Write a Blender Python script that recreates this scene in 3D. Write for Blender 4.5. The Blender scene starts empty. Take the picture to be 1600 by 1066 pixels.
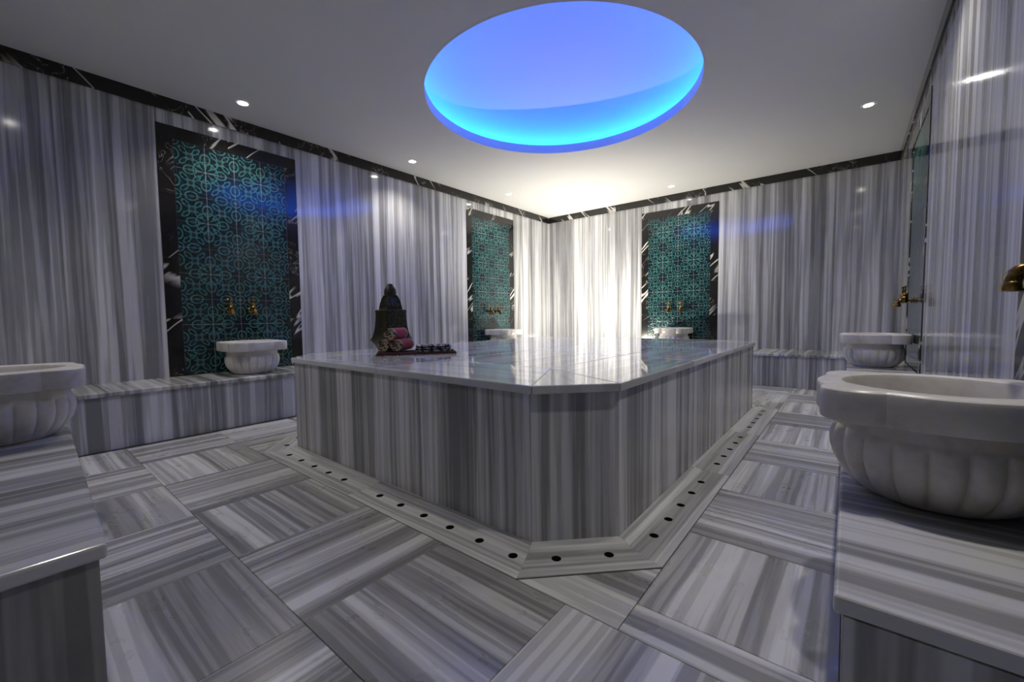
import bpy, bmesh, math, random
from mathutils import Vector, Matrix
random.seed(7)
S = bpy.context.scene
C = S.collection
PI = math.pi

# ------------------------------------------------------------------ camera, world, lights, exposure
CAM_H = 0.80
F_PX, YAW, PITCH, ROLL = 649.5, 39.05, 3.244, -0.70
cam_d = bpy.data.cameras.new('camera'); cam = bpy.data.objects.new('camera', cam_d); C.objects.link(cam)
cam_d.sensor_width = 36.0; cam_d.lens = F_PX / 1600.0 * 36.0; cam_d.clip_start = 0.02
_y, _p, _r = (math.radians(a) for a in (YAW, PITCH, ROLL))
fw = Vector((-math.sin(_y)*math.cos(_p), math.cos(_y)*math.cos(_p), -math.sin(_p)))
rt = Vector((math.cos(_y), math.sin(_y), 0)); up = rt.cross(fw)
rt2 = rt*math.cos(_r) + up*math.sin(_r); up2 = up*math.cos(_r) - rt*math.sin(_r)
cam.matrix_world = Matrix(((rt2.x, up2.x, -fw.x, 0), (rt2.y, up2.y, -fw.y, 0), (rt2.z, up2.z, -fw.z, CAM_H), (0, 0, 0, 1)))
S.camera = cam

w = bpy.data.worlds.new('world'); S.world = w; w.use_nodes = True
w.node_tree.nodes['Background'].inputs[0].default_value = (0.5, 0.55, 0.65, 1)
w.node_tree.nodes['Background'].inputs[1].default_value = 0.0
S.view_settings.view_transform = 'Standard'; S.view_settings.look = 'None'
S.view_settings.gamma = 1.0; S.view_settings.use_curve_mapping = False
S.view_settings.exposure = 0.15

LAMP_W = 400.0       # lamp behind the platform
DOWN_W = 48.0         # each ceiling downlight
COVE_LED = 105.0     # blue led strip on the cove ledge

# ------------------------------------------------------------------ dimensions (metres)
XL, XR, YF, YB, ZC = -4.109, 0.391, -0.24, 6.110, 2.512
ZT = 2.414                      # underside of the black cornice
ZB = 0.367                      # bench top
XLB, YBB, XRB = -3.555, 5.36, -0.008
ZP = 0.567                      # platform top
PX0, PX1, PY0, PY1, CH = -2.885, -0.624, 1.140, 4.235, 0.222

# ------------------------------------------------------------------ helpers
def link(o, parent=None):
    C.objects.link(o)
    if parent is not None: o.parent = parent
    return o

def thing(name, label, cat, loc=(0, 0, 0), rz=0.0, group=None):
    o = bpy.data.objects.new(name, None); C.objects.link(o)
    o.empty_display_size = 0.1
    o.location = loc; o.rotation_euler = (0, 0, rz)
    o['label'] = label; o['category'] = cat
    if group: o['group'] = group
    return o

def tag(o, label, cat, group=None):
    o['label'] = label; o['category'] = cat
    if group: o['group'] = group
    return o

def mesh_of(bm, name, mat, smooth=False, sharp=None):
    bmesh.ops.recalc_face_normals(bm, faces=bm.faces)
    me = bpy.data.meshes.new(name); bm.to_mesh(me); bm.free()
    if mat is not None: me.materials.append(mat)
    if smooth:
        for p in me.polygons: p.use_smooth = True
        if sharp is not None: me.set_sharp_from_angle(angle=math.radians(sharp))
    return me

def put(name, me, parent=None, loc=(0, 0, 0), rot=(0, 0, 0)):
    o = bpy.data.objects.new(name, me); link(o, parent)
    o.location = loc; o.rotation_euler = rot
    return o

def bm_box(bm, sx, sy, sz, c=(0, 0, 0), bevel=0.0, seg=1):
    b = bmesh.new()
    bmesh.ops.create_cube(b, size=1.0)
    for v in b.verts: v.co = Vector((v.co.x*sx + c[0], v.co.y*sy + c[1], v.co.z*sz + c[2]))
    if bevel > 0: bmesh.ops.bevel(b, geom=list(b.edges), offset=bevel, segments=seg, affect='EDGES', profile=0.5)
    m = bpy.data.meshes.new('tmp'); b.to_mesh(m); b.free(); bm.from_mesh(m); bpy.data.meshes.remove(m)

_boxcache = {}
def box(name, size, loc, mat, parent=None, rz=0.0, bevel=0.0, seg=1):
    """a box whose mesh is shared between equal sizes"""
    k = (tuple(round(s, 4) for s in size), mat.name, bevel, seg)
    if k not in _boxcache:
        bm = bmesh.new(); bm_box(bm, *size, bevel=bevel, seg=seg); _boxcache[k] = mesh_of(bm, name, mat)
    return put(name, _boxcache[k], parent, loc, (0, 0, rz))

def prism(name, pts, z0, z1, ang, mat, parent=None, bevel=0.0, seg=2):
    """an upright prism over a floor polygon; local x (the across-the-veins axis) is turned by ang"""
    cx = sum(p[0] for p in pts)/len(pts); cy = sum(p[1] for p in pts)/len(pts); cz = (z0+z1)/2
    ca, sa = math.cos(-ang), math.sin(-ang)
    bm = bmesh.new()
    loc = [((p[0]-cx)*ca - (p[1]-cy)*sa, (p[0]-cx)*sa + (p[1]-cy)*ca) for p in pts]
    a = [bm.verts.new((x, y, z0-cz)) for x, y in loc]; b = [bm.verts.new((x, y, z1-cz)) for x, y in loc]
    bm.faces.new(a[::-1]); bm.faces.new(b)
    n = len(pts)
    for i in range(n): bm.faces.new((a[i], a[(i+1) % n], b[(i+1) % n], b[i]))
    if bevel > 0: bmesh.ops.bevel(bm, geom=list(bm.edges), offset=bevel, segments=seg, affect='EDGES', profile=0.5)
    return put(name, mesh_of(bm, name, mat), parent, (cx, cy, cz), (0, 0, ang))

def rect(x0, x1, y0, y1): return [(x0, y0), (x1, y0), (x1, y1), (x0, y1)]

def bm_lathe(bm, prof, n=32, M=None, cap=True):
    rows = []
    for r, z in prof:
        rows.append([bm.verts.new((r*math.cos(2*PI*i/n), r*math.sin(2*PI*i/n), z)) for i in range(n)])
    vs = [v for row in rows for v in row]
    for a, b in zip(rows, rows[1:]):
        for i in range(n): bm.faces.new((a[i], a[(i+1) % n], b[(i+1) % n], b[i]))
    if cap:
        bm.faces.new(rows[0][::-1]); bm.faces.new(rows[-1])
    if M is not None:
        for v in vs: v.co = M @ v.co

def bm_tube(bm, pts, radii, n=14):
    pts = [Vector(p) for p in pts]; rows = []
    for i, p in enumerate(pts):
        d = (pts[min(i+1, len(pts)-1)] - pts[max(i-1, 0)]).normalized()
        a = Vector((0, 1, 0)) if abs(d.y) < 0.9 else Vector((1, 0, 0))
        u = d.cross(a).normalized(); v = d.cross(u)
        r = radii[i] if isinstance(radii, (list, tuple)) else radii
        rows.append([bm.verts.new(p + u*r*math.cos(2*PI*k/n) + v*r*math.sin(2*PI*k/n)) for k in range(n)])
    for a, b in zip(rows, rows[1:]):
        for i in range(n): bm.faces.new((a[i], a[(i+1) % n], b[(i+1) % n], b[i]))
    bm.faces.new(rows[0][::-1]); bm.faces.new(rows[-1])

def cuts(a, b, step, jitter=0.0):
    """split a..b into pieces about step long"""
    n = max(1, round((b-a)/step)); e = [a + (b-a)*i/n for i in range(n+1)]
    for i in range(1, n): e[i] += random.uniform(-jitter, jitter)
    return list(zip(e, e[1:]))

# ------------------------------------------------------------------ materials
class NT:
    def __init__(s, name):
        s.m = bpy.data.materials.new(name); s.m.use_nodes = True
        s.t = s.m.node_tree; s.b = s.t.nodes['Principled BSDF']
    def n(s, typ, **kw):
        o = s.t.nodes.new(typ)
        for k, v in kw.items(): setattr(o, k, v)
        return o
    def set(s, sock, v):
        if hasattr(v, 'links') or isinstance(v, bpy.types.NodeSocket): s.t.links.new(v, sock)
        else: sock.default_value = v
    def math(s, op, a, b=None, c=None, clamp=False):
        o = s.n('ShaderNodeMath', operation=op, use_clamp=clamp); s.set(o.inputs[0], a)
        if b is not None: s.set(o.inputs[1], b)
        if c is not None: s.set(o.inputs[2], c)
        return o.outputs[0]
    def add(s, a, b): return s.math('ADD', a, b)
    def mul(s, a, b): return s.math('MULTIPLY', a, b)
    def sub(s, a, b): return s.math('SUBTRACT', a, b)
    def xyz(s):
        tc = s.n('ShaderNodeTexCoord'); sp = s.n('ShaderNodeSeparateXYZ'); s.t.links.new(tc.outputs['Object'], sp.inputs[0])
        return sp.outputs[0], sp.outputs[1], sp.outputs[2]
    def vec(s, x, y, z):
        c = s.n('ShaderNodeCombineXYZ'); s.set(c.inputs[0], x); s.set(c.inputs[1], y); s.set(c.inputs[2], z); return c.outputs[0]
    def rnd(s): return s.n('ShaderNodeObjectInfo').outputs['Random']
    def noise(s, v, scale, detail=2.0, rough=0.5, dist=0.0):
        o = s.n('ShaderNodeTexNoise'); s.set(o.inputs['Vector'], v); o.inputs['Scale'].default_value = scale
        o.inputs['Detail'].default_value = detail; o.inputs['Roughness'].default_value = rough; o.inputs['Distortion'].default_value = dist
        return o.outputs['Fac']
    def ramp(s, f, stops, interp='LINEAR'):
        o = s.n('ShaderNodeValToRGB'); o.color_ramp.interpolation = interp
        el = o.color_ramp.elements
        while len(el) < len(stops): el.new(0.5)
        for e, (p, c) in zip(el, stops):
            e.position = p; e.color = (c, c, c, 1) if isinstance(c, (int, float)) else (*c, 1)
        s.set(o.inputs[0], f); return o.outputs['Color']
    def mix(s, f, a, b, typ='MIX'):
        o = s.n('ShaderNodeMix', data_type='RGBA', blend_type=typ); s.set(o.inputs[0], f)
        for k, v in ((6, a), (7, b)):
            s.set(o.inputs[k], (*v, 1) if isinstance(v, tuple) and len(v) == 3 else v)
        return o.outputs[2]
    def smooth(s, x, lo, hi):
        o = s.n('ShaderNodeMapRange', interpolation_type='SMOOTHSTEP'); s.set(o.inputs[0], x)
        o.inputs[1].default_value = lo; o.inputs[2].default_value = hi; return o.outputs[0]
    def out(s, col, rough=0.4, spec=0.5, **kw):
        s.set(s.b.inputs['Base Color'], (*col, 1) if isinstance(col, tuple) else col)
        s.set(s.b.inputs['Roughness'], rough); s.b.inputs['Specular IOR Level'].default_value = spec
        for k, v in kw.items(): s.set(s.b.inputs[k.replace('_', ' ')], v)
        return s.m

def plain(name, col, rough=0.5, metal=0.0, spec=0.5):
    t = NT(name); return t.out(col, rough, spec, Metallic=metal)

def zebra(name, dark, mid, light, freq, rough, fine=0.5, wob=0.02, spec=0.5):
    """grey marble sawn across the bedding: stripes square to local x"""
    t = NT(name); x, y, z = t.xyz(); r = t.mul(t.rnd(), 91.0)
    yz = t.add(y, z)
    wv = t.noise(t.vec(t.mul(x, 0.7), t.add(t.mul(yz, 0.8), r), r), 1.6, 2.0)
    xx = t.add(x, t.mul(t.sub(wv, 0.5), wob))
    n1 = t.noise(t.vec(xx, t.add(t.mul(yz, 0.012), r), r), freq, 0.0)
    n2 = t.noise(t.vec(xx, t.add(t.mul(yz, 0.012), r), t.add(r, 7.0)), freq*2.6, 0.5, 0.5)
    n3 = t.noise(t.vec(xx, t.add(t.mul(yz, 0.02), r), t.add(r, 3.0)), freq*7.5, 1.0, 0.5)
    n4 = t.noise(t.vec(xx, t.add(t.mul(yz, 0.05), r), t.add(r, 5.0)), freq*26.0, 2.0, 0.6)
    n = t.add(t.add(t.mul(t.smooth(n1, 0.42, 0.58), 0.30), t.mul(t.smooth(n2, 0.46, 0.54), 0.38)), t.mul(t.smooth(n3, 0.44, 0.58), 0.32))
    n = t.add(n, t.mul(t.sub(n4, 0.5), 0.45*fine))
    a = lambda k: tuple(k*c for c in (0.985, 0.995, 1.02))
    col = t.ramp(n, [(0.02, a(dark)), (0.30, a((dark+mid)/2)), (0.48, a(mid)), (0.72, a((mid+light)/2)), (0.98, a(light))])
    cl = t.noise(t.vec(t.mul(x, 2), t.add(yz, r), r), 5.0, 4.0, 0.6)
    col = t.mix(0.13, col, t.ramp(cl, [(0.3, 0.35), (0.7, 0.85)]), 'SOFT_LIGHT')
    rg = t.add(rough, t.mul(t.sub(cl, 0.5), rough*0.2))
    return t.out(col, rg, spec)

M_WALL = zebra('marble_wall', 0.20, 0.38, 0.66, 5.0, 0.10, 0.5, 0.012)
M_FLOOR = zebra('marble_floor', 0.20, 0.38, 0.66, 7.0, 0.28, 0.6, 0.030)
M_SIDE = zebra('marble_platform_side', 0.20, 0.38, 0.66, 6.0, 0.22, 0.6, 0.012)
M_TOP = zebra('marble_platform_top', 0.42, 0.56, 0.68, 3.0, 0.045, 0.4, 0.06, 0.8)
M_BENCH = zebra('marble_bench', 0.20, 0.38, 0.66, 4.8, 0.18, 0.5, 0.02)
M_DRAIN = zebra('marble_drain', 0.28, 0.46, 0.66, 9.0, 0.30, 0.5, 0.02)

def m_black():
    t = NT('black_marble'); x, y, z = t.xyz(); r = t.mul(t.rnd(), 57.0)
    v = t.vec(t.add(x, r), t.add(y, t.mul(r, 0.3)), t.add(z, t.mul(r, 0.7)))
    n1 = t.noise(t.vec(t.mul(t.add(x, z), 1.0), t.add(t.mul(t.sub(z, x), 0.16), r), t.add(y, r)), 3.0, 3.0, 0.5, 0.15)
    n2 = t.noise(v, 9.0, 3.0, 0.6, 0.9)
    gate = t.smooth(t.noise(v, 3.2, 1.0), 0.52, 0.66)
    v1 = t.smooth(t.math('ABSOLUTE', t.sub(n1, 0.5)), 0.020, 0.004)
    v2 = t.mul(t.smooth(t.math('ABSOLUTE', t.sub(n2, 0.5)), 0.012, 0.002), t.mul(gate, 0.45))
    f = t.math('MAXIMUM', t.mul(v1, t.smooth(t.noise(v, 2.1, 1.0), 0.44, 0.58)), v2)
    col = t.mix(f, (0.012, 0.011, 0.011), (0.60, 0.58, 0.55))
    return t.out(col, 0.12, 0.5)
M_BLACK = m_black()

def m_tile():
    """glazed tile: teal strapwork on a near-black ground; the four edges of a tile mirror each other"""
    t = NT('iznik_tile'); x, y, z = t.xyz()
    k = 1/0.2
    u = t.mul(x, k); v = t.mul(z, k)
    a = t.math('ABSOLUTE', u); b = t.math('ABSOLUTE', v)
    def ell(p, q, cx, cy, rx, ry):
        dx = t.math('DIVIDE', t.sub(p, cx), rx); dy = t.math('DIVIDE', t.sub(q, cy), ry)
        return t.math('SQRT', t.add(t.mul(dx, dx), t.mul(dy, dy)))
    def ring(d, c, wd): return t.smooth(t.math('ABSOLUTE', t.sub(d, c)), wd, wd*0.55)
    def disc(d, c, e=0.08): return t.smooth(d, c, c-e)
    e1 = ell(a, b, 0.5, 0.0, 0.15, 0.20); e2 = ell(b, a, 0.5, 0.0, 0.15, 0.20)
    rings = t.math('MAXIMUM', ring(e1, 1.0, 0.20), ring(e2, 1.0, 0.20))
    bud = t.math('MAXIMUM', disc(e1, 0.42), disc(e2, 0.42))
    # rays round the corners
    ca = t.sub(0.5, u); cb = t.sub(0.5, v)          # the star sits on one corner only
    rc = t.math('SQRT', t.add(t.mul(ca, ca), t.mul(cb, cb))); th = t.math('ARCTAN2', cb, ca)
    ray = t.smooth(t.math('COSINE', t.mul(th, 8.0)), 0.35, 0.80)
    rays = t.mul(ray, t.mul(t.smooth(rc, 0.07, 0.10), t.smooth(rc, 0.37, 0.31)))
    knob = t.math('MAXIMUM', disc(rc, 0.05, 0.02), ring(rc, 0.40, 0.03))
    oc = t.math('SQRT', t.add(t.mul(t.add(u, 0.5), t.add(u, 0.5)), t.mul(t.add(v, 0.5), t.add(v, 0.5))))
    knob = t.math('MAXIMUM', knob, t.math('MAXIMUM', ring(oc, 0.16, 0.03), disc(oc, 0.07, 0.03)))
    # diagonal leaves and the middle flower
    d1 = t.math('MULTIPLY', t.add(a, b), 0.7071); d2 = t.math('ABSOLUTE', t.mul(t.sub(a, b), 0.7071))
    le = ell(d1, d2, 0.30, 0.0, 0.15, 0.075)
    leaf = ring(le, 1.0, 0.26)
    r0 = t.math('SQRT', t.add(t.mul(a, a), t.mul(b, b))); t0 = t.math('ARCTAN2', b, a)
    pet = ring(t.add(r0, t.mul(t.math('COSINE', t.mul(t0, 8.0)), 0.022)), 0.105, 0.034)
    dots = disc(ell(a, b, 0.27, 0.16, 0.04, 0.04), 1.0, 0.3)
    dots = t.math('MAXIMUM', dots, disc(ell(b, a, 0.27, 0.16, 0.04, 0.04), 1.0, 0.3))
    pat = t.math('MAXIMUM', t.math('MAXIMUM', rings, rays), t.math('MAXIMUM', leaf, pet))
    pat = t.math('MAXIMUM', t.math('MAXIMUM', pat, knob), t.math('MAXIMUM', dots, t.mul(bud, 0.35)))
    rn = t.mul(t.rnd(), 33.0)
    ns = t.noise(t.vec(t.add(x, rn), y, z), 85.0, 3.0, 0.6)
    pat = t.mul(pat, t.smooth(ns, 0.30, 0.46))
    ground = t.mix(t.smooth(ns, 0.45, 0.62), (0.006, 0.010, 0.016), (0.010, 0.030, 0.036))
    red = t.mul(disc(r0, 0.06, 0.03), 0.8)
    ground = t.mix(red, ground, (0.045, 0.016, 0.022))
    hue = t.mix(t.noise(t.vec(t.add(x, rn), y, z), 14.0), (0.036, 0.135, 0.108), (0.052, 0.145, 0.155))
    col = t.mix(pat, ground, hue)
    bp = t.n('ShaderNodeBump'); bp.inputs['Strength'].default_value = 0.25; bp.inputs['Distance'].default_value = 0.0015
    t.set(bp.inputs['Height'], pat)
    return t.out(col, 0.13, 0.5, Normal=bp.outputs[0])
M_TILE = m_tile()
M_GROUT = plain('grout', (0.27, 0.255, 0.26), 0.8)

def m_paint(name, c, rough=0.75):
    t = NT(name); x, y, z = t.xyz()
    n = t.noise(t.vec(x, y, z), 2.2, 3.0)
    return t.out(t.mix(n, tuple(v*0.97 for v in c), tuple(v*1.03 for v in c)), rough, 0.3)
M_CEIL = m_paint('ceiling_paint', (0.69, 0.69, 0.68))
M_SHELL = m_paint('plaster', (0.35, 0.35, 0.36))
M_CORE = m_paint('mortar', (0.30, 0.30, 0.30), 0.9)

def m_basin():
    t = NT('basin_marble'); x, y, z = t.xyz(); r = t.mul(t.rnd(), 40.0)
    v = t.vec(t.add(x, r), y, z)
    n = t.noise(v, 6.0, 5.0, 0.6, 0.6); f = t.noise(v, 60.0, 3.0)
    col = t.ramp(t.add(t.mul(n, 0.85), t.mul(f, 0.15)), [(0.34, (0.50, 0.48, 0.46)), (0.46, (0.62, 0.60, 0.575)), (0.6, (0.70, 0.685, 0.66))])
    return t.out(col, 0.28, 0.5, Subsurface_Weight=0.15, Subsurface_Radius=(0.02, 0.012, 0.008))
M_BASIN = m_basin()

def m_metal(name, c, rough):
    t = NT(name); x, y, z = t.xyz()
    n = t.noise(t.vec(x, y, z), 60.0, 3.0)
    return t.out(t.mix(t.smooth(n, 0.4, 0.65), tuple(v*0.55 for v in c), c), t.add(rough, t.mul(n, 0.12)), 0.5, Metallic=1.0)
M_BRASS = m_metal('aged_brass', (0.30, 0.19, 0.07), 0.20)
M_BRONZE = m_metal('dark_bronze', (0.085, 0.08, 0.055), 0.45)
M_WHITE = plain('white_enamel', (0.75, 0.75, 0.75), 0.35)
M_DARK = plain('dark_metal', (0.02, 0.02, 0.02), 0.5)
M_HOLE = plain('drain_hole', (0.012, 0.012, 0.012), 0.9)

def emit(name, col, strength, base=(0.8, 0.8, 0.8)):
    t = NT(name); t.out(base, 0.5); t.b.inputs['Emission Color'].default_value = (*col, 1)
    t.b.inputs['Emission Strength'].default_value = strength; return t.m
M_LENS = emit('downlight_lens', (1.0, 0.97, 0.92), 40.0)
M_ULENS = emit('lamp_lens', (1.0, 0.95, 0.86), 30.0)
M_COVE = plain('cove_paint', (0.56, 0.56, 0.56), 0.8)
M_LED = emit('blue_led', (0.01, 0.125, 1.0), COVE_LED)
M_LIP = plain('cove_lip_paint', (0.70, 0.70, 0.70), 0.7)

def m_towel(name, a, b, c, sc):
    """woven cloth: plain middle, patterned borders towards both ends of local x"""
    t = NT(name); x, y, z = t.xyz()
    wv = t.noise(t.vec(t.mul(x, 3.0), y, z), sc, 2.0)
    st = t.math('SINE', t.mul(x, 520.0))
    end = t.smooth(t.math('ABSOLUTE', x), 0.070, 0.088)
    pat = t.smooth(t.add(wv, t.mul(st, 0.06)), 0.47, 0.53)
    col = t.mix(end, t.mix(t.mul(t.smooth(wv, 0.5, 0.7), 0.25), a, c), t.mix(pat, b, c))
    return t.out(col, 0.9, 0.2, Sheen_Weight=0.08)
M_ROLL = m_towel('crimson_towel', (0.30, 0.020, 0.050), (0.035, 0.018, 0.018), (0.42, 0.36, 0.28), 75.0)
def m_cloth(name, a, b, sc, stripes):
    t = NT(name); x, y, z = t.xyz()
    n = t.noise(t.vec(x, t.mul(y, 0.4), z), sc, 2.0)
    s = t.math('SINE', t.mul(x, stripes))
    return t.out(t.mix(t.smooth(t.add(n, t.mul(s, 0.09)), 0.44, 0.56), a, b), 0.95, 0.1)
M_MAROON = m_cloth('maroon_cloth', (0.070, 0.014, 0.020), (0.028, 0.014, 0.014), 30.0, 70.0)
M_MONO = m_cloth('black_and_white_cloth', (0.03, 0.026, 0.04), (0.42, 0.41, 0.46), 70.0, 120.0)
M_FRINGE = plain('cream_fringe', (0.30, 0.27, 0.19), 0.95)

# ------------------------------------------------------------------ room shell
def struct(o): o['kind'] = 'structure'; return o

# floor: mortar bed with separate marble tiles
fb = bmesh.new(); bm_box(fb, XR-XL+0.2, YB-YF+0.2, 0.06, ((XL+XR)/2, (YF+YB)/2, -0.06))
floor = struct(put('floor', mesh_of(fb, 'floor', M_CORE)))
G = 0.0007
def ftile(x0, x1, y0, y1, d):
    """d 0: veins run along y, 1: along x"""
    if d == 0: box('floor_tile', (x1-x0-2*G, y1-y0-2*G, 0.03), ((x0+x1)/2, (y0+y1)/2, -0.015), M_FLOOR, floor, 0.0, 0.001)
    else: box('floor_tile', (y1-y0-2*G, x1-x0-2*G, 0.03), ((x0+x1)/2, (y0+y1)/2, -0.015), M_FLOOR, floor, PI/2, 0.001)
DW = 0.185                                   # width of the drain border
OX0, OX1, OY0, OY1 = PX0-DW, PX1+DW, PY0-DW, PY1+DW
xs = [XLB+0.01, -3.07, -2.58, -2.09, -1.595, -1.105, -0.595, -0.105, XR]
rowA, rowB = (0.468, OY0), (-0.02, 0.468)
for i, (x0, x1) in enumerate(zip(xs, xs[1:])):
    ftile(x0, x1, rowA[0], rowA[1], i % 2)
    ftile(x0, x1, rowB[0], rowB[1], (i+1) % 2)
for x0, x1 in zip(xs[5:], xs[6:]): ftile(x0, x1, YF, -0.02, 1)
ftile(OX1, XRB+0.012, OY0, 1.08, 1)
ys = [1.08 + 0.49*i for i in range(9)] + [YBB+0.012]
for i, (y0, y1) in enumerate(zip(ys, ys[1:])): ftile(OX1, XRB+0.012, y0, y1, i % 2)
ysl = [OY0 + 0.488*i for i in range(9)] + [YBB+0.012]
for i, (y0, y1) in enumerate(zip(ysl, ysl[1:])): ftile(XLB+0.01, OX0, y0, y1, i % 2)
for i, (x0, x1) in enumerate(cuts(OX0, OX1, 0.49)):
    ftile(x0, x1, OY1, OY1+0.47, i % 2); ftile(x0, x1, OY1+0.47, YBB+0.012, (i+1) % 2)
ch2 = CH + DW*(2-math.sqrt(2))               # chamfer of the border's outer octagon
ch2 = CH + DW*0.586
g = 0.0015
for pts, ang in (([(OX1-ch2+g*2, OY0+g), (OX1-g, OY0+g), (OX1-g, OY0+ch2-g*2)], PI/2), ([(OX0+g, OY0+g), (OX0+ch2-g*2, OY0+g), (OX0+g, OY0+ch2-g*2)], 0),
                 ([(OX1-g, OY1-g), (OX1-ch2+g*2, OY1-g), (OX1-g, OY1-ch2+g*2)], 0), ([(OX0+g, OY1-g), (OX0+g, OY1-ch2+g*2), (OX0+ch2-g*2, OY1-g)], 0)):
    prism('floor_tile', pts, -0.03, 0.0, ang, M_FLOOR, floor, 0.0008, 1)

# ceiling with the round opening of the cove
DC, DR = (-1.838, 2.893), 1.054
def ceiling_mesh():
    bm = bmesh.new(); x0, x1, y0, y1 = XL-0.05, XR+0.05, YF-0.05, YB+0.05
    N = 128; angs = sorted([2*PI*i/N for i in range(N)] + [math.atan2(y-DC[1], x-DC[0]) % (2*PI) for x in (x0, x1) for y in (y0, y1)])
    ins, outs = [], []
    for a in angs:
        c, s = math.cos(a), math.sin(a)
        tx = ((x1 if c > 0 else x0)-DC[0])/c if abs(c) > 1e-9 else 1e9
        ty = ((y1 if s > 0 else y0)-DC[1])/s if abs(s) > 1e-9 else 1e9
        tt = min(tx, ty)
        ins.append((DC[0]+DR*c, DC[1]+DR*s)); outs.append((DC[0]+tt*c, DC[1]+tt*s))
    lo = [(bm.verts.new((*p, ZC)), bm.verts.new((*q, ZC))) for p, q in zip(ins, outs)]
    hi = [(bm.verts.new((*p, ZC+0.07)), bm.verts.new((*q, ZC+0.07))) for p, q in zip(ins, outs)]
    n = len(angs)
    for i in range(n):
        j = (i+1) % n
        bm.faces.new((lo[i][0], lo[j][0], lo[j][1], lo[i][1])); bm.faces.new((hi[i][0], hi[i][1], hi[j][1], hi[j][0]))
        bm.faces.new((lo[i][1], lo[j][1], hi[j][1], hi[i][1])); bm.faces.new((lo[i][0], hi[i][0], hi[j][0], lo[j][0]))
    return mesh_of(bm, 'ceiling', M_CEIL)
ceiling = struct(put('ceiling', ceiling_mesh()))

# walls: plaster shell, marble slabs in front of it
T = 0.02
def wall_shell(name, x0, x1, y0, y1):
    bm = bmesh.new(); bm_box(bm, x1-x0, y1-y0, ZC+0.02, ((x0+x1)/2, (y0+y1)/2, (ZC+0.02)/2-0.02))
    return struct(put(name, mesh_of(bm, name, M_SHELL)))
wall_left = wall_shell('wall_left', XL-0.15, XL-T-0.004, YF-0.15, YB+0.15)
wall_right = wall_shell('wall_right', XR+T+0.004, XR+0.15, YF-0.15, YB+0.15)
wall_back = wall_shell('wall_back', XL-T, XR+T, YB+T+0.004, YB+0.15)
wall_front = wall_shell('wall_front', XL-T, XR+T, YF-0.15, YF-T-0.004)
PT = 2.312                                   # top of the panel frames
PL1, PL2, PB1, PR1, PR2 = (0.820, 1.842), (4.100, 5.130), (-2.437, -1.383), (4.000, 5.080), (0.870, 1.905)
def slabs(wall, axis, pos, sgn, a, b, z0, z1, step=0.56):
    """marble slabs between a and b along a wall; axis 'y' for the side walls, 'x' for the end walls"""
    for p, q in cuts(a, b, step, 0.05):
        size = (q-p-0.0012, T, z1-z0)
        if axis == 'y': box('marble_slab', size, (pos-sgn*T/2, (p+q)/2, (z0+z1)/2), M_WALL, wall, PI/2 if sgn > 0 else -PI/2)
        else: box('marble_slab', size, ((p+q)/2, pos-sgn*T/2, (z0+z1)/2), M_WALL, wall, 0.0 if sgn < 0 else PI)
def clad(wall, axis, pos, sgn, a, b, panels):
    e = a
    for p, q in panels:
        slabs(wall, axis, pos, sgn, e, p, 0.0, ZT+0.02); slabs(wall, axis, pos, sgn, p, q, PT, ZT+0.02, 1.2); e = q
    slabs(wall, axis, pos, sgn, e, b, 0.0, ZT+0.02)
clad(wall_left, 'y', XL, 1, YF, YB, [PL1, PL2])
clad(wall_right, 'y', XR, -1, YF, YB, [PR2, PR1])
clad(wall_back, 'x', YB, -1, XL, XR, [PB1])
clad(wall_front, 'x', YF, 1, XL, XR, [])

# black marble cornice, in lengths
def cornice(name, axis, pos, sgn, a, b):
    bm = bmesh.new(); L = b-a; zc = (ZT+ZC)/2
    # thin bonding strip behind the pieces
    if axis == 'y': bm_box(bm, 0.004, L, ZC-ZT-0.004, (pos+sgn*0.0025, (a+b)/2, zc))
    else: bm_box(bm, L, 0.004, ZC-ZT-0.004, ((a+b)/2, pos+sgn*0.0025, zc))
    t = struct(put(name, mesh_of(bm, name, M_GROUT)))
    for p, q in cuts(a, b, 0.62, 0.04):
        size = (q-p-0.001, 0.014, ZC-ZT-0.001)
        if axis == 'y': box('trim_piece', size, (pos+sgn*0.0118, (p+q)/2, zc), M_BLACK, t, PI/2, 0.001)
        else: box('trim_piece', size, ((p+q)/2, pos+sgn*0.0118, zc), M_BLACK, t, 0, 0.001)
cornice('trim_1', 'y', XL, 1, YF+0.02, YB-0.02)
cornice('trim_2', 'x', YB, -1, XL, XR)
cornice('trim_3', 'y', XR, -1, YF+0.02, YB-0.02)
cornice('trim_4', 'x', YF, 1, XL, XR)

# ------------------------------------------------------------------ benches round the room
ST = 0.030                                   # slab thickness
def bench_run(label, cx, cy, ang, length, depth, end0, end1, extra=()):
    """local x along the bench, local y towards the room; origin on the floor at the wall"""
    t = thing('marble_bench', label, 'bench', (cx, cy, 0), ang, 'marble benches along the walls')
    bm = bmesh.new(); bm_box(bm, length-0.05, depth-0.045, ZB-ST, (length/2, (depth-0.045)/2+0.002, (ZB-ST)/2))
    put('core', mesh_of(bm, 'core', M_CORE), t)
    for p, q in cuts(0, length, 0.62, 0.06) if not extra else extra:
        p2 = p+0.0135 if (end0 and p == 0) else p
        box('front_slab', (q-p2-0.001, 0.02, ZB-ST-0.001), ((p2+q)/2, depth-0.023, (ZB-ST)/2), M_BENCH, t)
        box('top_slab', (q-p-0.001, depth-0.002, ST), ((p+q)/2, depth/2, ZB-ST/2), M_BENCH, t, 0, 0.006, 3)
    for e, s in ((0 if end0 else None, -1), (length if end1 else None, 1)):
        if e is not None: box('end_slab', (depth-0.014, 0.012, ZB-ST-0.001), (e-s*0.0065, (depth-0.014)/2, (ZB-ST)/2), M_BENCH, t, PI/2)
    return t
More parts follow.
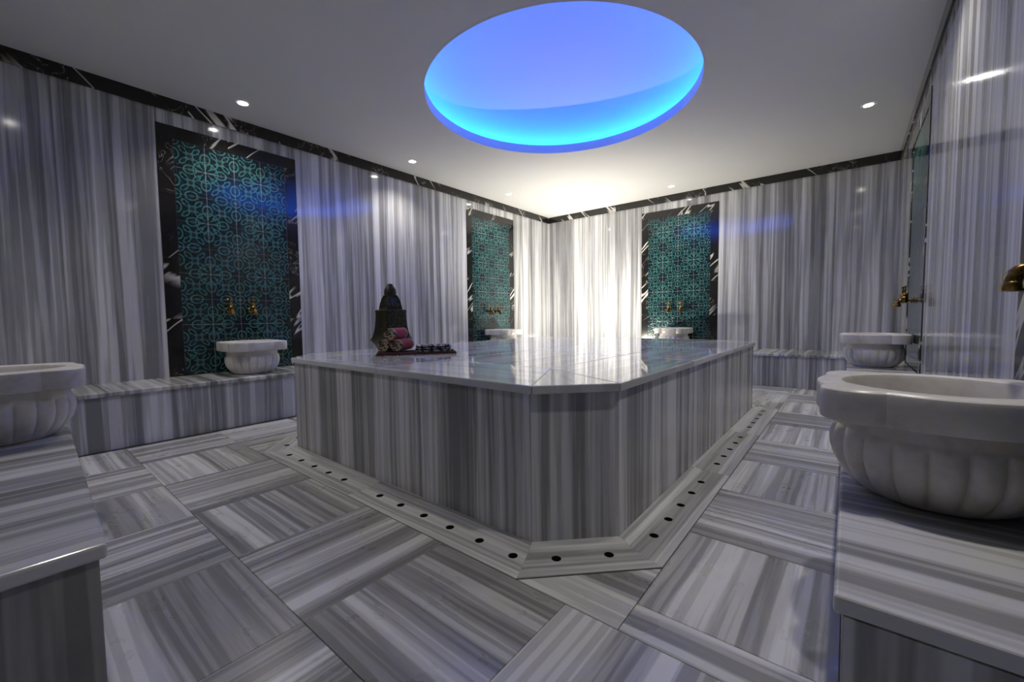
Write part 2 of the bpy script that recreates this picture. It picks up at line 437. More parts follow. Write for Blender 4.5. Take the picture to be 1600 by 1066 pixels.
# the left bench: veins aligned with its front
Y0L = 0.2235
bench_run('long marble bench under the tile panels of the wall behind the towels', XL+0.001, YBB, -PI/2, YBB-Y0L, XLB-XL, False, False,
          [(0, .62), (.62, 1.25), (1.25, 1.88), (1.88, 2.52), (2.52, 3.15), (3.15, 3.78), (3.78, 4.42), (4.42, YBB-0.40), (YBB-0.40, YBB-0.27), (YBB-0.27, YBB-Y0L)])
bench_run('deep marble bench across the brightly lit end wall', XR-0.001, YB-0.001, PI, XR-XL-0.002, YB-YBB, False, False)
bench_run('narrow marble bench carrying one basin on its free end and a farther basin', XR-0.001, 0.79, PI/2, YBB-0.79-0.002, XR-XRB, True, False)
# the near-left bench is slightly out of square
fbn = thing('marble_bench', 'marble bench with a free end whose basin stands by the dark left wall', 'bench', (-1.12, YF, 0), 0, 'marble benches along the walls')
def lp(pts): return [(x+1.12, y-YF) for x, y in pts]
def fy(x): return 0.112 + (x+1.12)*(-0.037)
bounds = [-1.12, -1.62, -2.24, -2.88, -3.50, XL+0.002]
for a, b in zip(bounds, bounds[1:]):
    prism('top_slab', lp([(b+.0006, YF+.001), (a-.0006, YF+.001), (a-.0006, fy(a)), (b+.0006, fy(b))]), ZB-ST, ZB, 0, M_BENCH, fbn, 0.006, 3)
    prism('front_slab', lp([(b+.0006+0.02*(a == -1.12), fy(b)-.032), (a-.0006-0.03*(a == -1.12), fy(a)-.032), (a-.0006-0.03*(a == -1.12), fy(a)-.012), (b+.0006, fy(b)-.012)]), 0.0005, ZB-ST-.0005, 0, M_BENCH, fbn)
prism('core', lp([(XL+.01, YF+.003), (-1.16, YF+.003), (-1.16, fy(-1.16)-.034), (XL+.01, fy(XL)-.034)]), 0, ZB-ST-.001, 0, M_CORE, fbn)
prism('end_slab', lp([(-1.152, YF+.001), (-1.132, YF+.001), (-1.132, fy(-1.13)-.012), (-1.152, fy(-1.15)-.012)]), 0.0005, ZB-ST-.0005, PI/2, M_BENCH, fbn)

# ------------------------------------------------------------------ the heated platform
def octagon(x0, x1, y0, y1, c):
    """counter-clockwise, pairs of corners along each side: front, right, back, left"""
    return [(x0+c, y0), (x1-c, y0), (x1, y0+c), (x1, y1-c), (x1-c, y1), (x0+c, y1), (x0, y1-c), (x0, y0+c)]
plat = thing('marble_platform', 'large raised octagonal marble platform with polished top in the middle of the room', 'platform', ((PX0+PX1)/2, (PY0+PY1)/2, 0))
def pl(pts): return [(x-(PX0+PX1)/2, y-(PY0+PY1)/2) for x, y in pts]
OCT = octagon(PX0, PX1, PY0, PY1, CH)
prism('core', pl(octagon(PX0+.025, PX1-.025, PY0+.025, PY1-.025, CH)), 0.0, ZP-0.031, 0, M_CORE, plat)
for i in range(8):
    a, b = Vector(OCT[i]), Vector(OCT[(i+1) % 8]); d = (b-a).normalized(); nrm = Vector((d.y, -d.x)); L = (b-a).length
    k = 0.02*math.tan(PI/8)
    for p, q in cuts(0, L, 0.60, 0.06):
        o0 = a+d*(p+.0005); o1 = a+d*(q-.0005)
        i0 = o0-nrm*0.02 + d*(k if p == 0 else 0); i1 = o1-nrm*0.02 - d*(k if q >= L-1e-6 else 0)
        prism('side_slab', pl([tuple(o0), tuple(o1), tuple(i1), tuple(i0)]), 0.0005, ZP-0.0305, math.atan2(d.y, d.x), M_SIDE, plat)
OV, BW = 0.014, 0.42
OT = octagon(PX0-OV, PX1+OV, PY0-OV, PY1+OV, CH)
IN = [(PX0+BW, PY0+BW), (PX1-BW, PY0+BW), (PX1-BW, PY1-BW), (PX0+BW, PY1-BW)]   # fl, fr, br, bl
def shrink(pts, e):
    c = Vector((sum(p[0] for p in pts)/len(pts), sum(p[1] for p in pts)/len(pts)))
    out = []
    n = len(pts)
    for i in range(n):
        p0, p1, p2 = Vector(pts[i-1]), Vector(pts[i]), Vector(pts[(i+1) % n])
        d1 = (p1-p0).normalized(); d2 = (p2-p1).normalized(); n1 = Vector((-d1.y, d1.x)); n2 = Vector((-d2.y, d2.x))
        bis = (n1+n2); out.append(tuple(p1 + bis*(e/max(0.25, bis.dot(n1)))))
    return out
def tslab(pts, ang):
    prism('top_slab', pl(shrink(pts, 0.0008)), ZP-0.03, ZP, ang, M_TOP, plat, 0.0035, 2)
sides = [(OT[0], OT[1], IN[1], IN[0], 0), (OT[2], OT[3], IN[2], IN[1], PI/2), (OT[4], OT[5], IN[3], IN[2], PI), (OT[6], OT[7], IN[0], IN[3], -PI/2)]
for o0, o1, i1, i0, ang in sides:
    o0, o1, i1, i0 = map(Vector, (o0, o1, i1, i0)); n = max(2, round((o1-o0).length/0.95))
    for k in range(n):
        f0, f1 = k/n, (k+1)/n
        A, B = o0.lerp(o1, f0), o0.lerp(o1, f1); D, E_ = i0.lerp(i1, f0), i0.lerp(i1, f1)
        tslab([tuple(A), tuple(B), tuple(E_), tuple(D)], ang+PI/2)
for a, b, c in ((OT[1], OT[2], IN[1]), (OT[3], OT[4], IN[2]), (OT[5], OT[6], IN[3]), (OT[7], OT[0], IN[0])): tslab([a, b, c], PI/4)
for x0, x1 in cuts(IN[0][0], IN[1][0], 0.75):
    for y0, y1 in cuts(IN[0][1], IN[3][1], 0.75): tslab(rect(x0, x1, y0, y1), random.choice((0, PI/2)))

# pierced drain border round the platform
drain = thing('drain_border', 'pierced marble drain border around the foot of the platform', 'drain', ((PX0+PX1)/2, (PY0+PY1)/2, 0))
OUT = octagon(OX0+.001, OX1-.001, OY0+.001, OY1-.001, ch2)
HR, HC = 0.0165, 0.031
def drain_piece(i0, i1, o0, o1, s_holes):
    """quad between inner edge i0-i1 and outer edge o0-o1 with round holes half way; local x across, local y along"""
    i0, i1, o0, o1 = map(Vector, (i0, i1, o0, o1))
    d = (i1-i0).normalized(); nrm = Vector((d.y, -d.x)); W = (o0-i0).dot(nrm)
    base = i0; L = (i1-i0).length
    bm = bmesh.new()
    se0 = (o0-i0).dot(d); se1 = (o1-i0).dot(d)
    s0 = lambda w_: se0*w_/W
    s1 = lambda w_: L + (se1-L)*w_/W
    prof = [(0.001, 0.011), (0.03, 0.009), (0.05, 0.001), (W/2-HC, 0.0), (W/2+HC, 0.0), (W-0.035, 0.0006), (W-0.030, 0.0018), (W-.001, 0.0012)]
    P = lambda s, w_, z: bm.verts.new((w_, s, z))
    holes = [s for s in s_holes if s0(W/2)+HC*1.3 < s < s1(W/2)-HC*1.3]
    for (w0, z0), (w1, z1) in zip(prof, prof[1:]):
        if abs(w0-(W/2-HC)) < 1e-6: continue
        bm.faces.new((P(s0(w0), w0, z0), P(s1(w0), w0, z0), P(s1(w1), w1, z1), P(s0(w1), w1, z1)))
    w0, w1 = W/2-HC, W/2+HC
    cur0, cur1 = s0(w0), s0(w1)
    for s in holes + [None]:
        if s is None: n0, n1 = s1(w0), s1(w1)
        else: n0 = n1 = s-HC
        bm.faces.new((P(cur0, w0, 0), P(n0, w0, 0), P(n1, w1, 0), P(cur1, w1, 0)))
        if s is None: break
        ring = []; sq = []; low = []
        for k in range(16):
            a = 2*PI*k/16 + PI/4*0; c, sn = math.cos(a), math.sin(a); m = max(abs(c), abs(sn))
            ring.append(P(s+HR*sn, W/2+HR*c, 0)); sq.append(P(s+HC*sn/m, W/2+HC*c/m, 0)); low.append(P(s+HR*sn, W/2+HR*c, -0.026))
        for k in range(16):
            j = (k+1) % 16
            bm.faces.new((sq[k], sq[j], ring[j], ring[k]))
            f = bm.faces.new((ring[k], ring[j], low[j], low[k])); f.material_index = 1
        f = bm.faces.new(low); f.material_index = 1
        cur0 = cur1 = s+HC
    # outer and inner skirts
    for w_, z in ((prof[0][0], prof[0][1]), (prof[-1][0], prof[-1][1])):
        bm.faces.new((P(s0(w_), w_, z), P(s1(w_), w_, z), P(s1(w_), w_, -0.028), P(s0(w_), w_, -0.028)))
    bmesh.ops.remove_doubles(bm, verts=bm.verts, dist=1e-5)
    me = mesh_of(bm, 'drain_piece', M_DRAIN); me.materials.append(M_HOLE)
    loc = pl([tuple(base)])[0]
    o = put('drain_piece', me, drain, (loc[0], loc[1], 0.0005))
    o.rotation_euler = (0, 0, math.atan2(nrm.y, nrm.x))
    return o
for i in range(8):
    a, b = Vector(OCT[i]), Vector(OCT[(i+1) % 8]); oa, ob = Vector(OUT[i]), Vector(OUT[(i+1) % 8]); L = (b-a).length; d = (b-a)/L
    nrm = Vector((d.y, -d.x))
    n = max(1, round(L/1.05))
    for k in range(n):
        p, q = L*k/n, L*(k+1)/n
        A = a+d*(p+.0006); B = a+d*(q-.0006); Wd = (oa-a).dot(nrm)
        OA = oa if k == 0 else A+nrm*Wd; OB = ob if k == n-1 else B+nrm*Wd
        pitch = 0.155 if i % 2 == 0 else 0.15
        hs = [0.10 + pitch*j - p for j in range(-1, 40)] if i % 2 == 0 else [L/2-0.09, L/2+0.09]
        drain_piece(tuple(A), tuple(B), tuple(OA), tuple(OB), [h for h in hs if 0 < h+pitch and h < (q-p)+0.1])

# ------------------------------------------------------------------ framed tile panels
def tile_panel(label, cx, cy, ang, width):
    """local x along the wall, local y out of the wall; origin at bench height on the wall plane"""
    t = thing('tile_panel', label, 'tile panel', (cx, cy, ZB), ang)
    H = PT-ZB; fwid = 0.100; iw = width-2*fwid; z_in = H-fwid
    box('backing', (width-0.004, 0.014, H-0.004), (0, -0.0085, H/2), M_GROUT, t)
    cols = 4; pit = iw/cols; rows = int(math.ceil((z_in)/pit))
    for r in range(rows):
        zt = z_in-r*pit; zb = max(0.002, zt-pit)
        if zt-zb < 0.02: continue
        for c in range(cols):
            tw = pit-0.003
            if zt-zb > pit-1e-4: box('tile', (tw, 0.008, tw), (-iw/2+(c+.5)*pit, -0.0035, (zt+zb)/2), M_TILE, t, 0, 0.0012).rotation_euler = (0, {(0, 0): PI/2, (1, 0): PI, (0, 1): 0.0, (1, 1): -PI/2}[(c % 2, r % 2)], 0)
            else:
                bm = bmesh.new(); zc = zt-pit/2; hh = zt-zb-0.003
                bm_box(bm, tw, 0.008, hh, (0, 0, (zt+zb)/2-zc), 0.0012)
                put('tile', mesh_of(bm, 'tile', M_TILE), t, (-iw/2+(c+.5)*pit, -0.0035, zc))
    for s in (-1, 1):
        for p, q in cuts(0, z_in, 0.47, 0.05):
            bm = bmesh.new(); bm_box(bm, fwid-.001, 0.012, q-p-0.001, (0, 0, 0), 0.001)
            put('frame_piece', mesh_of(bm, 'frame_piece', M_BLACK), t, (s*(width/2-fwid/2), -0.0015, (p+q)/2))
    for p, q in cuts(-width/2, width/2, 0.5, 0.06):
        box('frame_piece', (q-p-0.001, 0.012, fwid-.001), ((p+q)/2, -0.0015, H-fwid/2), M_BLACK, t, 0, 0.001)
    return t
mid = lambda p: (p[0]+p[1])/2
tile_panel('black-framed turquoise tile panel nearest the free-ended bench', XL, mid(PL1), -PI/2, PL1[1]-PL1[0])
tile_panel('black-framed turquoise tile panel behind the rolled towels, close to the lit corner', XL, mid(PL2), -PI/2, PL2[1]-PL2[0])
tile_panel('black-framed turquoise tile panel on the bright end wall', mid(PB1), YB, PI, PB1[1]-PB1[0])
tile_panel('tile panel in black marble frame behind the farther basin of the narrow bench', XR, mid(PR1), PI/2, PR1[1]-PR1[0])
tile_panel('tile panel in black marble frame behind the basin on the narrow bench end', XR, mid(PR2), PI/2, PR2[1]-PR2[0])

# ------------------------------------------------------------------ carved marble basins
def basin_meshes():
    R, DD, RHO = 0.226, 0.192, 0.078
    N = 240
    def outline(a, e=0.0):
        r = R+e
        for k in range(4):
            dl = a-(PI/4+k*PI/2); dl = (dl+PI) % (2*PI)-PI
            q = (RHO+e)**2-(DD*math.sin(dl))**2
            if q > 0 and abs(dl) < PI/2: r = max(r, DD*math.cos(dl)+math.sqrt(q))
        return r
    # rim
    bm = bmesh.new(); rows = []
    spec = [(lambda a: 0.180, 0.190), (lambda a: outline(a, -0.006), 0.190), (lambda a: outline(a, -0.0015), 0.1925), (lambda a: outline(a), 0.197),
            (lambda a: outline(a), 0.254), (lambda a: outline(a, -0.002), 0.260), (lambda a: outline(a, -0.007), 0.263),
            (lambda a: 0.5*outline(a, -0.007)+0.5*0.178, 0.265), (lambda a: 0.182, 0.265), (lambda a: 0.174, 0.262), (lambda a: 0.170, 0.254), (lambda a: 0.168, 0.190)]
    for fn, z in spec: rows.append([bm.verts.new((fn(2*PI*i/N)*math.cos(2*PI*i/N), fn(2*PI*i/N)*math.sin(2*PI*i/N), z)) for i in range(N)])
    rows.append(rows[0])
    for a, b in zip(rows, rows[1:]):
        for i in range(N): bm.faces.new((a[i], a[(i+1) % N], b[(i+1) % N], b[i]))
    rim = mesh_of(bm, 'rim', M_BASIN, True, 40)
    # fluted bowl, hollow
    bm = bmesh.new(); rows = []; NF = 20
    prof = [(0.120, 0.0, 0), (0.132, 0.004, .3), (0.150, 0.016, .7), (0.171, 0.038, 1), (0.187, 0.066, 1), (0.195, 0.095, 1), (0.1965, 0.118, 1), (0.194, 0.136, .9), (0.190, 0.147, .5),
            (0.184, 0.153, 0.0), (0.181, 0.158, 0), (0.181, 0.1895, 0), (0.168, 0.1895, 0), (0.166, 0.15, 0), (0.158, 0.10, 0), (0.135, 0.055, 0), (0.09, 0.032, 0), (0.02, 0.026, 0)]
    for r, z, fl in prof:
        row = []
        for i in range(N):
            a = 2*PI*i/N; c = abs(math.cos(NF*a/2)); rr = r - fl*0.013*(1-c**0.55)
            row.append(bm.verts.new((rr*math.cos(a), rr*math.sin(a), z)))
        rows.append(row)
    for a, b in zip(rows, rows[1:]):
        for i in range(N): bm.faces.new((a[i], a[(i+1) % N], b[(i+1) % N], b[i]))
    bm.faces.new(rows[0][::-1]); bm.faces.new(rows[-1])
    return rim, mesh_of(bm, 'bowl', M_BASIN, True, 60)
RIM, BOWL = basin_meshes()
def basin(label, x, y, rz=0.0):
    t = thing('washbasin', label, 'basin', (x, y, ZB+0.0005), rz, 'carved marble washbasins')
    put('bowl', BOWL, t); put('rim', RIM, t); return t
B_L1 = (XL+0.258, 1.318); B_L2 = (XL+0.258, 4.56); B_B1 = (-1.868, YB-0.28); B_R1 = (0.162, 4.50); B_R2 = (0.163, 1.375); B_F = (-2.43, -0.012)
basin('white scalloped marble basin below the shaded tile panel, near the platform corner', *B_L1)
basin('white scalloped marble basin half hidden behind the platform, below the panel by the lit corner', *B_L2)
basin('white scalloped marble basin under the tile panel of the bright end wall', *B_B1)
basin('scalloped marble basin at the far end of the narrow bench', *B_R1)
basin('scalloped marble basin on the free end of the narrow bench', *B_R2)
basin('grey scalloped marble basin on the free-ended bench, in deep shade', *B_F)

# ------------------------------------------------------------------ brass taps
def tap_meshes():
    """local x out of the wall, z up, origin on the wall at pipe height"""
    X = Matrix.Rotation(PI/2, 4, 'Y'); out = {}
    bm = bmesh.new(); bm_lathe(bm, [(0.024, 0.0), (0.024, 0.004), (0.019, 0.008), (0.012, 0.012)], 24, X); out['wall_flange'] = mesh_of(bm, 'wall_flange', M_BRASS, True, 40)
    bm = bmesh.new(); bm_tube(bm, [(0.008, 0, 0), (0.035, 0, 0), (0.068, 0, 0.001)], [0.0085, 0.0085, 0.0095])
    bm_lathe(bm, [(0.012, -0.020), (0.019, -0.016), (0.0225, -0.004), (0.0215, 0.012), (0.0235, 0.016), (0.0235, 0.024), (0.016, 0.032), (0.018, 0.040), (0.013, 0.052), (0.009, 0.058)], 20, Matrix.Translation((0.058, 0, 0)))
    out['body'] = mesh_of(bm, 'body', M_BRASS, True, 40)
    bm = bmesh.new(); pts = [(0.066, 0, 0), (0.078, 0, 0.003), (0.088, 0, 0.001), (0.095, 0, -0.008), (0.098, 0, -0.018), (0.098, 0, -0.030)]
    bm_tube(bm, pts, [0.0115, 0.0115, 0.012, 0.0135, 0.016, 0.018])
    bm_lathe(bm, [(0.016, -0.050), (0.0205, -0.048), (0.0215, -0.040), (0.0205, -0.031), (0.017, -0.027)], 20, Matrix.Translation((0.098, 0, 0)))
    out['spout'] = mesh_of(bm, 'spout', M_BRASS, True, 40)
    bm = bmesh.new(); bm_lathe(bm, [(0.0055, 0.050), (0.0052, 0.074), (0.0085, 0.079), (0.0085, 0.086), (0.004, 0.092), (0.0065, 0.100), (0.0075, 0.106), (0.005, 0.113), (0.001, 0.116)], 16, Matrix.Translation((0.058, 0, 0)))
    bm_tube(bm, [(0.058, -0.030, 0.083), (0.058, -0.024, 0.083), (0.058, 0, 0.083), (0.058, 0.024, 0.083), (0.058, 0.030, 0.083)], [0.003, 0.0062, 0.0038, 0.0062, 0.003], 12)
    out['handle'] = mesh_of(bm, 'handle', M_BRASS, True, 40)
    return out
TAP = tap_meshes()
def tap_pair(a, where, group, nears):
    """two taps on a wall: a = list of (x, y), rz"""
    for (x, y, rz), near in zip(a, nears):
        t = thing('brass_tap', 'aged brass tap ' + where + ', the one nearer the ' + near, 'tap', (x, y, 0.895), rz, group)
        for n, m in TAP.items(): put(n, m, t)
OUTP = 0.0048
tap_pair([(XL+OUTP, 1.322-0.085, 0), (XL+OUTP, 1.322+0.085, 0)], 'on the shaded tile panel', 'taps on the shaded tile panel', ('free-ended bench', 'lit corner'))
tap_pair([(XL+OUTP, 4.60-0.085, 0), (XL+OUTP, 4.60+0.085, 0)], 'on the corner tile panel', 'taps by the lit corner', ('shaded panel', 'corner'))
tap_pair([(-1.93-0.085, YB-OUTP, -PI/2), (-1.93+0.085, YB-OUTP, -PI/2)], 'on the end wall tile panel', 'taps on the end wall', ('lit corner', 'narrow bench'))
tap_pair([(XR-OUTP, 4.50-0.085, PI), (XR-OUTP, 4.50+0.085, PI)], 'above the far basin', 'taps above the far basin', ('bench-end basin', 'end wall'))
tap_pair([(XR-OUTP, 1.375-0.085, PI), (XR-OUTP, 1.375+0.085, PI)], 'above the bench-end basin', 'taps above the bench-end basin', ('bench end', 'end wall'))

# ------------------------------------------------------------------ ceiling cove, downlights, other lamps
cove = thing('cove_light', 'round recessed ceiling cove glowing blue with a cyan edge', 'ceiling light', (DC[0], DC[1], ZC))
RO = DR+0.26
def ring_wall(r0, z0, r1, z1, n=128):
    bm = bmesh.new()
    a = [bm.verts.new((r0*math.cos(2*PI*i/n), r0*math.sin(2*PI*i/n), z0)) for i in range(n)]
    b = [bm.verts.new((r1*math.cos(2*PI*i/n), r1*math.sin(2*PI*i/n), z1)) for i in range(n)]
    for i in range(n): bm.faces.new((a[i], a[(i+1) % n], b[(i+1) % n], b[i]))
    return bm
VH = 0.40                                    # rise of the shallow vault over the ledge
bm = bmesh.new(); NV = 20; rows = []
for j in range(NV+1):
    q = j/NV; r_ = (RO+0.004)*(1-q)+0.004*q; z_ = 0.085+VH*(1-(r_/(RO+0.004))**2.8)
    rows.append([bm.verts.new((r_*math.cos(2*PI*i/128), r_*math.sin(2*PI*i/128), z_)) for i in range(128)])
for a, b in zip(rows, rows[1:]):
    for i in range(128): bm.faces.new((a[i], a[(i+1) % 128], b[(i+1) % 128], b[i]))
bm.faces.new(rows[-1]); put('cove_vault', mesh_of(bm, 'cove_vault', M_COVE, True, 60), cove)
bm = ring_wall(RO, 0.071, RO, 0.09); put('cove_wall', mesh_of(bm, 'cove_wall', M_LIP), cove)
bm = bmesh.new()
n = 128
for i in range(n):
    pass
rows = [[bm.verts.new((r*math.cos(2*PI*i/n), r*math.sin(2*PI*i/n), z)) for i in range(n)] for r, z in ((DR-0.006, -0.002), (DR-0.006, 0.080), (DR+0.010, 0.080), (DR+0.010, -0.0005))]
for a, b in zip(rows, rows[1:]+rows[:1]):
    for i in range(n): bm.faces.new((a[i], a[(i+1) % n], b[(i+1) % n], b[i]))
put('cove_lip', mesh_of(bm, 'cove_lip', M_LIP), cove)
bm = bmesh.new()
rows = [[bm.verts.new((r*math.cos(2*PI*i/n), r*math.sin(2*PI*i/n), z)) for i in range(n)] for r, z in ((RO-0.17, 0.0745), (RO-0.17, 0.0845), (RO-0.155, 0.0845), (RO-0.155, 0.0745))]
for a, b in zip(rows, rows[1:]+rows[:1]):
    for i in range(n): bm.faces.new((a[i], a[(i+1) % n], b[(i+1) % n], b[i]))
put('led_strip', mesh_of(bm, 'led_strip', M_LED), cove)

def dl_meshes():
    bm = bmesh.new(); bm_lathe(bm, [(0.033, -0.0005), (0.035, -0.004), (0.044, -0.005), (0.047, -0.0005)], 32, None, False)
    ring = mesh_of(bm, 'trim_ring', M_WHITE, True, 40)
    bm = bmesh.new(); bm_lathe(bm, [(0.034, -0.0035), (0.034, -0.001)], 32); lens = mesh_of(bm, 'lens', M_LENS)
    return ring, lens
DLR, DLL = dl_meshes()
dl_d = bpy.data.lights.new('downlight_beam', 'SPOT'); dl_d.energy = DOWN_W; dl_d.spot_size = math.radians(125); dl_d.spot_blend = 0.8; dl_d.shadow_soft_size = 0.034; dl_d.color = (1.0, 0.93, 0.84)
def downlight(x, y, where, off=''):
    t = thing('downlight'+off, 'small round white recessed downlight ' + where, 'downlight', (x, y, ZC), 0, 'recessed downlights in the ceiling')
    put('trim_ring', DLR, t); put('lens', DLL, t)
    b = bpy.data.objects.new('beam'+off, dl_d); link(b, t); b.location = (0, 0, -0.008)
downlight(-3.755, 1.30, 'in front of the shaded tile panel')
downlight(-3.745, 2.93, 'between the two panels of the long-bench wall')
downlight(-3.72, 4.55, 'in front of the panel by the lit corner')
downlight(-1.88, 5.71, 'in front of the end wall tile panel')
downlight(0.077, 4.60, 'above the far basin of the narrow bench')
downlight(0.077, 2.93, 'above the middle of the narrow bench', '_offscreen')
downlight(0.077, 1.30, 'above the basin on the narrow bench end', '_offscreen')
downlight(-2.62, 0.15, 'above the basin of the free-ended bench', '_offscreen')   # seen mirrored in the polished left wall

up_t = thing('floor_lamp', 'small tilted spot lamp standing on the floor behind the platform, lighting the corner', 'lamp', (-2.80, 4.88, 0))
bm = bmesh.new(); bm_lathe(bm, [(0.08, 0.001), (0.08, 0.012), (0.02, 0.018), (0.012, 0.03), (0.012, 0.29)], 24); put('base', mesh_of(bm, 'base', M_DARK, True, 40), up_t)
UD = Vector((-0.24, 0.48, 0.84)).normalized(); LM = Matrix.Translation((0, 0, 0.325)) @ UD.to_track_quat('Z', 'Y').to_matrix().to_4x4()
bm = bmesh.new(); bm_lathe(bm, [(0.020, -0.045), (0.034, -0.035), (0.046, 0.005), (0.050, 0.012), (0.046, 0.012), (0.043, 0.006)], 24, LM, False); put('housing', mesh_of(bm, 'housing', M_DARK, True, 40), up_t)
bm = bmesh.new(); bm_lathe(bm, [(0.045, 0.008), (0.045, 0.011)], 24, LM); put('lens', mesh_of(bm, 'lens', M_ULENS), up_t)
ul = bpy.data.lights.new('lamp_beam', 'SPOT'); ul.energy = LAMP_W; ul.spot_size = math.radians(179); ul.spot_blend = 1.0; ul.shadow_soft_size = 0.045; ul.color = (1.0, 0.93, 0.80)
ulo = bpy.data.objects.new('beam', ul); link(ulo, up_t); ulo.location = Vector((0, 0, 0.325)) + UD*0.016; ulo.rotation_mode = 'QUATERNION'; ulo.rotation_quaternion = UD.to_track_quat('-Z', 'Y')

# ------------------------------------------------------------------ ornament and towels on the platform
orn = thing('bronze_ornament', 'dark bronze tower-shaped ornament with flared square base and domed cap', 'ornament', (-2.70, 1.875, ZP+0.0005), math.radians(-6))
def bm_square_lathe(bm, prof, rnd=0.12, n=8):
    """square section with slightly rounded corners; prof = half width, z"""
    rows = []
    for h, z in prof:
        row = []
        for k in range(4):
            a0 = PI/4+k*PI/2; r = h*rnd; cx = (h-r)*(1 if math.cos(a0) > 0 else -1); cy = (h-r)*(1 if math.sin(a0) > 0 else -1)
            for j in range(4):
                a = a0-PI/4+PI/2*j/3; row.append(bm.verts.new((cx+r*math.cos(a), cy+r*math.sin(a), z)))
        rows.append(row)
    m = len(rows[0])
    for a, b in zip(rows, rows[1:]):
        for i in range(m): bm.faces.new((a[i], a[(i+1) % m], b[(i+1) % m], b[i]))
    bm.faces.new(rows[0][::-1]); bm.faces.new(rows[-1])
bm = bmesh.new(); bm_square_lathe(bm, [(0.075, 0), (0.080, 0.012), (0.088, 0.03), (0.100, 0.05), (0.116, 0.070), (0.119, 0.076), (0.114, 0.082), (0.104, 0.105), (0.096, 0.14), (0.090, 0.18), (0.086, 0.23), (0.085, 0.275), (0.087, 0.288), (0.087, 0.296), (0.080, 0.302)])
put('base', mesh_of(bm, 'base', M_BRONZE, True, 35), orn)
bm = bmesh.new(); bm_square_lathe(bm, [(0.064, 0.300), (0.064, 0.313), (0.056, 0.318), (0.058, 0.326), (0.052, 0.345), (0.045, 0.375), (0.038, 0.395), (0.041, 0.400), (0.041, 0.408), (0.036, 0.412)])
for k in range(4):                       # arched ribs on the corners of the upper storey
    a = PI/4+k*PI/2; c, s = math.cos(a), math.sin(a)
    bm_tube(bm, [(0.080*c, 0.080*s, 0.310), (0.073*c, 0.073*s, 0.345), (0.062*c, 0.062*s, 0.380), (0.050*c, 0.050*s, 0.402)], [0.009, 0.008, 0.008, 0.006], 8)
put('upper_storey', mesh_of(bm, 'upper_storey', M_BRONZE, True, 35), orn)
bm = bmesh.new(); bm_lathe(bm, [(0.040, 0.408), (0.0445, 0.418), (0.045, 0.436), (0.041, 0.456), (0.032, 0.472), (0.024, 0.480), (0.023, 0.488), (0.016, 0.496), (0.002, 0.500)], 24)
put('domed_cap', mesh_of(bm, 'domed_cap', M_BRONZE, True, 40), orn)

def roll_mesh():
    """a towel rolled up along local x: a spiral sheet, radius 0.043, length 0.21"""
    bm = bmesh.new(); turns, n, th = 4.0, 120, 0.0075; L = 0.105; r0 = 0.007; pit = (0.0430-r0-th/2)/turns
    inn, out_ = [], []
    for i in range(n+1):
        a = 2*PI*turns*i/n; r = r0+pit*a/(2*PI); rag = 0.0015*math.sin(a*3.1)
        inn.append((a, r-th/2*0.8, rag)); out_.append((a, r+th/2*0.8, rag))
    def rowv(sgn, src): return [bm.verts.new((sgn*(L+g_), r*math.cos(a), r*math.sin(a))) for a, r, g_ in src]
    A, B, C_, D = rowv(-1, inn), rowv(-1, out_), rowv(1, out_), rowv(1, inn)
    for P, Q_ in ((A, B), (B, C_), (C_, D), (D, A)):
        for i in range(n): bm.faces.new((P[i], P[i+1], Q_[i+1], Q_[i]))
    for i in (0, n): bm.faces.new((A[i], B[i], C_[i], D[i]))
    return mesh_of(bm, 'cloth', M_ROLL, True, 50)
ROLL_M = roll_mesh()
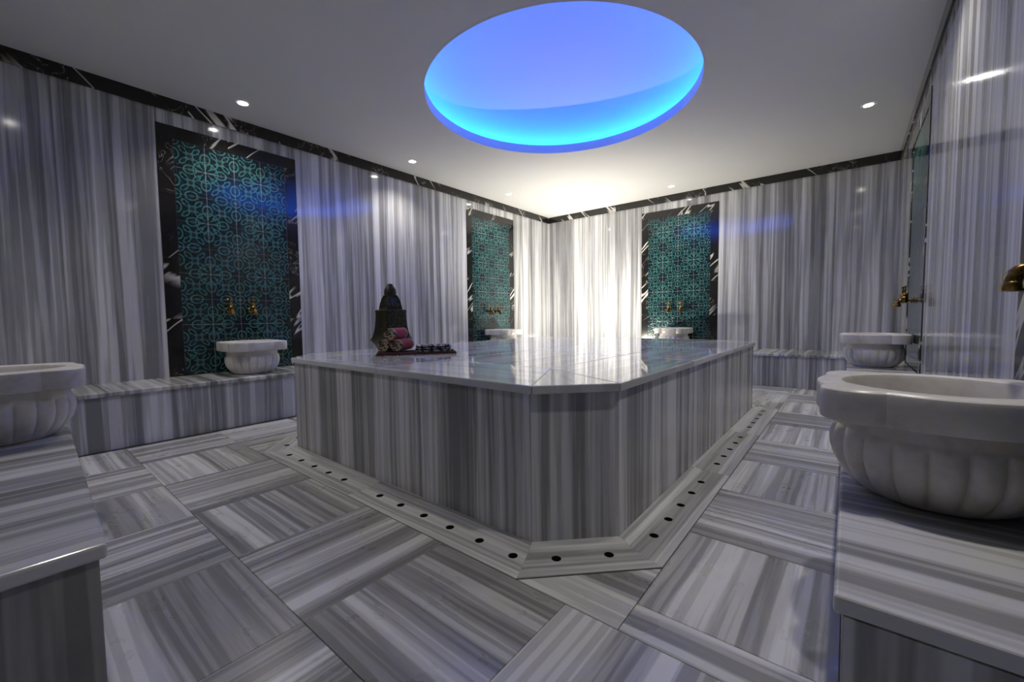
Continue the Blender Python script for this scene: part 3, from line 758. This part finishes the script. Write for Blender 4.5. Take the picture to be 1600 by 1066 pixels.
def cloth_slab(name, lx, ly, h, layers, mat, wob=0.004):
    """a folded flat towel: stacked soft-edged layers"""
    bm = bmesh.new(); nx, ny = 14, 8
    for l in range(layers):
        z0, z1 = h*l/layers+0.0002, h*(l+1)/layers-0.0006
        ox, oy = random.uniform(-wob, wob), random.uniform(-wob, wob)
        top, bot = [], []
        for i in range(nx+1):
            for j in range(ny+1):
                x = (i/nx-.5)*lx+ox; y = (j/ny-.5)*ly+oy; e = min(i, nx-i, j, ny-j)
                q = 0.25 if e == 0 else (0.05 if e == 1 else 0.0)
                ripple = 0.0012*math.sin(i*1.7+l)*math.cos(j*1.3) if l == layers-1 else 0
                top.append(bm.verts.new((x, y, z1-(z1-z0)*q+ripple))); bot.append(bm.verts.new((x, y, z0+(z1-z0)*q*(1 if l else 0))))
        V = lambda g, i, j: g[i*(ny+1)+j]
        for i in range(nx):
            for j in range(ny):
                bm.faces.new((V(top, i, j), V(top, i+1, j), V(top, i+1, j+1), V(top, i, j+1))); bm.faces.new((V(bot, i, j), V(bot, i, j+1), V(bot, i+1, j+1), V(bot, i+1, j)))
        for i in range(nx):
            for j in (0, ny): bm.faces.new((V(top, i, j), V(top, i+1, j), V(bot, i+1, j), V(bot, i, j)))
        for j in range(ny):
            for i in (0, nx): bm.faces.new((V(top, i, j), V(top, i, j+1), V(bot, i, j+1), V(bot, i, j)))
    return mesh_of(bm, name, mat, True, 40)
TZ = ZP+0.0008
TA = math.atan2(0.80, 0.60)
ft = thing('folded_towel', 'dark maroon towel folded flat on the platform, under the towel rolls', 'towel', (-2.235, 1.745, TZ), TA, 'bath towels on the platform')
put('cloth', cloth_slab('cloth', 0.50, 0.27, 0.016, 2, M_MAROON), ft)
bm = bmesh.new()
for k in range(60):                      # fringe threads along the near edge
    x = -0.246+0.492*k/59; bm_tube(bm, [(x, -0.132, 0.005), (x+random.uniform(-.004, .004), -0.143, 0.0035), (x+random.uniform(-.006, .006), -0.152, 0.0016)], 0.0026, 5)
put('fringe', mesh_of(bm, 'fringe', M_FRINGE), ft)
mt = thing('folded_towel', 'black and white patterned towel folded beside the crimson towel rolls', 'towel', (-2.185, 1.842, TZ+0.0165), TA, 'bath towels on the platform')
put('cloth', cloth_slab('cloth', 0.23, 0.17, 0.040, 3, M_MONO), mt)
RA = math.atan2(0.86, -0.50)
def roll(label, x, y, z):
    t = thing('rolled_towel', label, 'towel', (x, y, z), RA, 'bath towels on the platform'); put('cloth', ROLL_M, t)
rz = TZ+0.017+0.0435
roll('crimson towel roll at the bottom of the pile, beside the black and white towel', -2.340, 1.713, rz)
roll('crimson towel roll at the bottom of the pile, beside the bronze ornament', -2.422, 1.670, rz)
roll('crimson towel roll lying on top of two others', -2.381, 1.693, rz+0.0745)
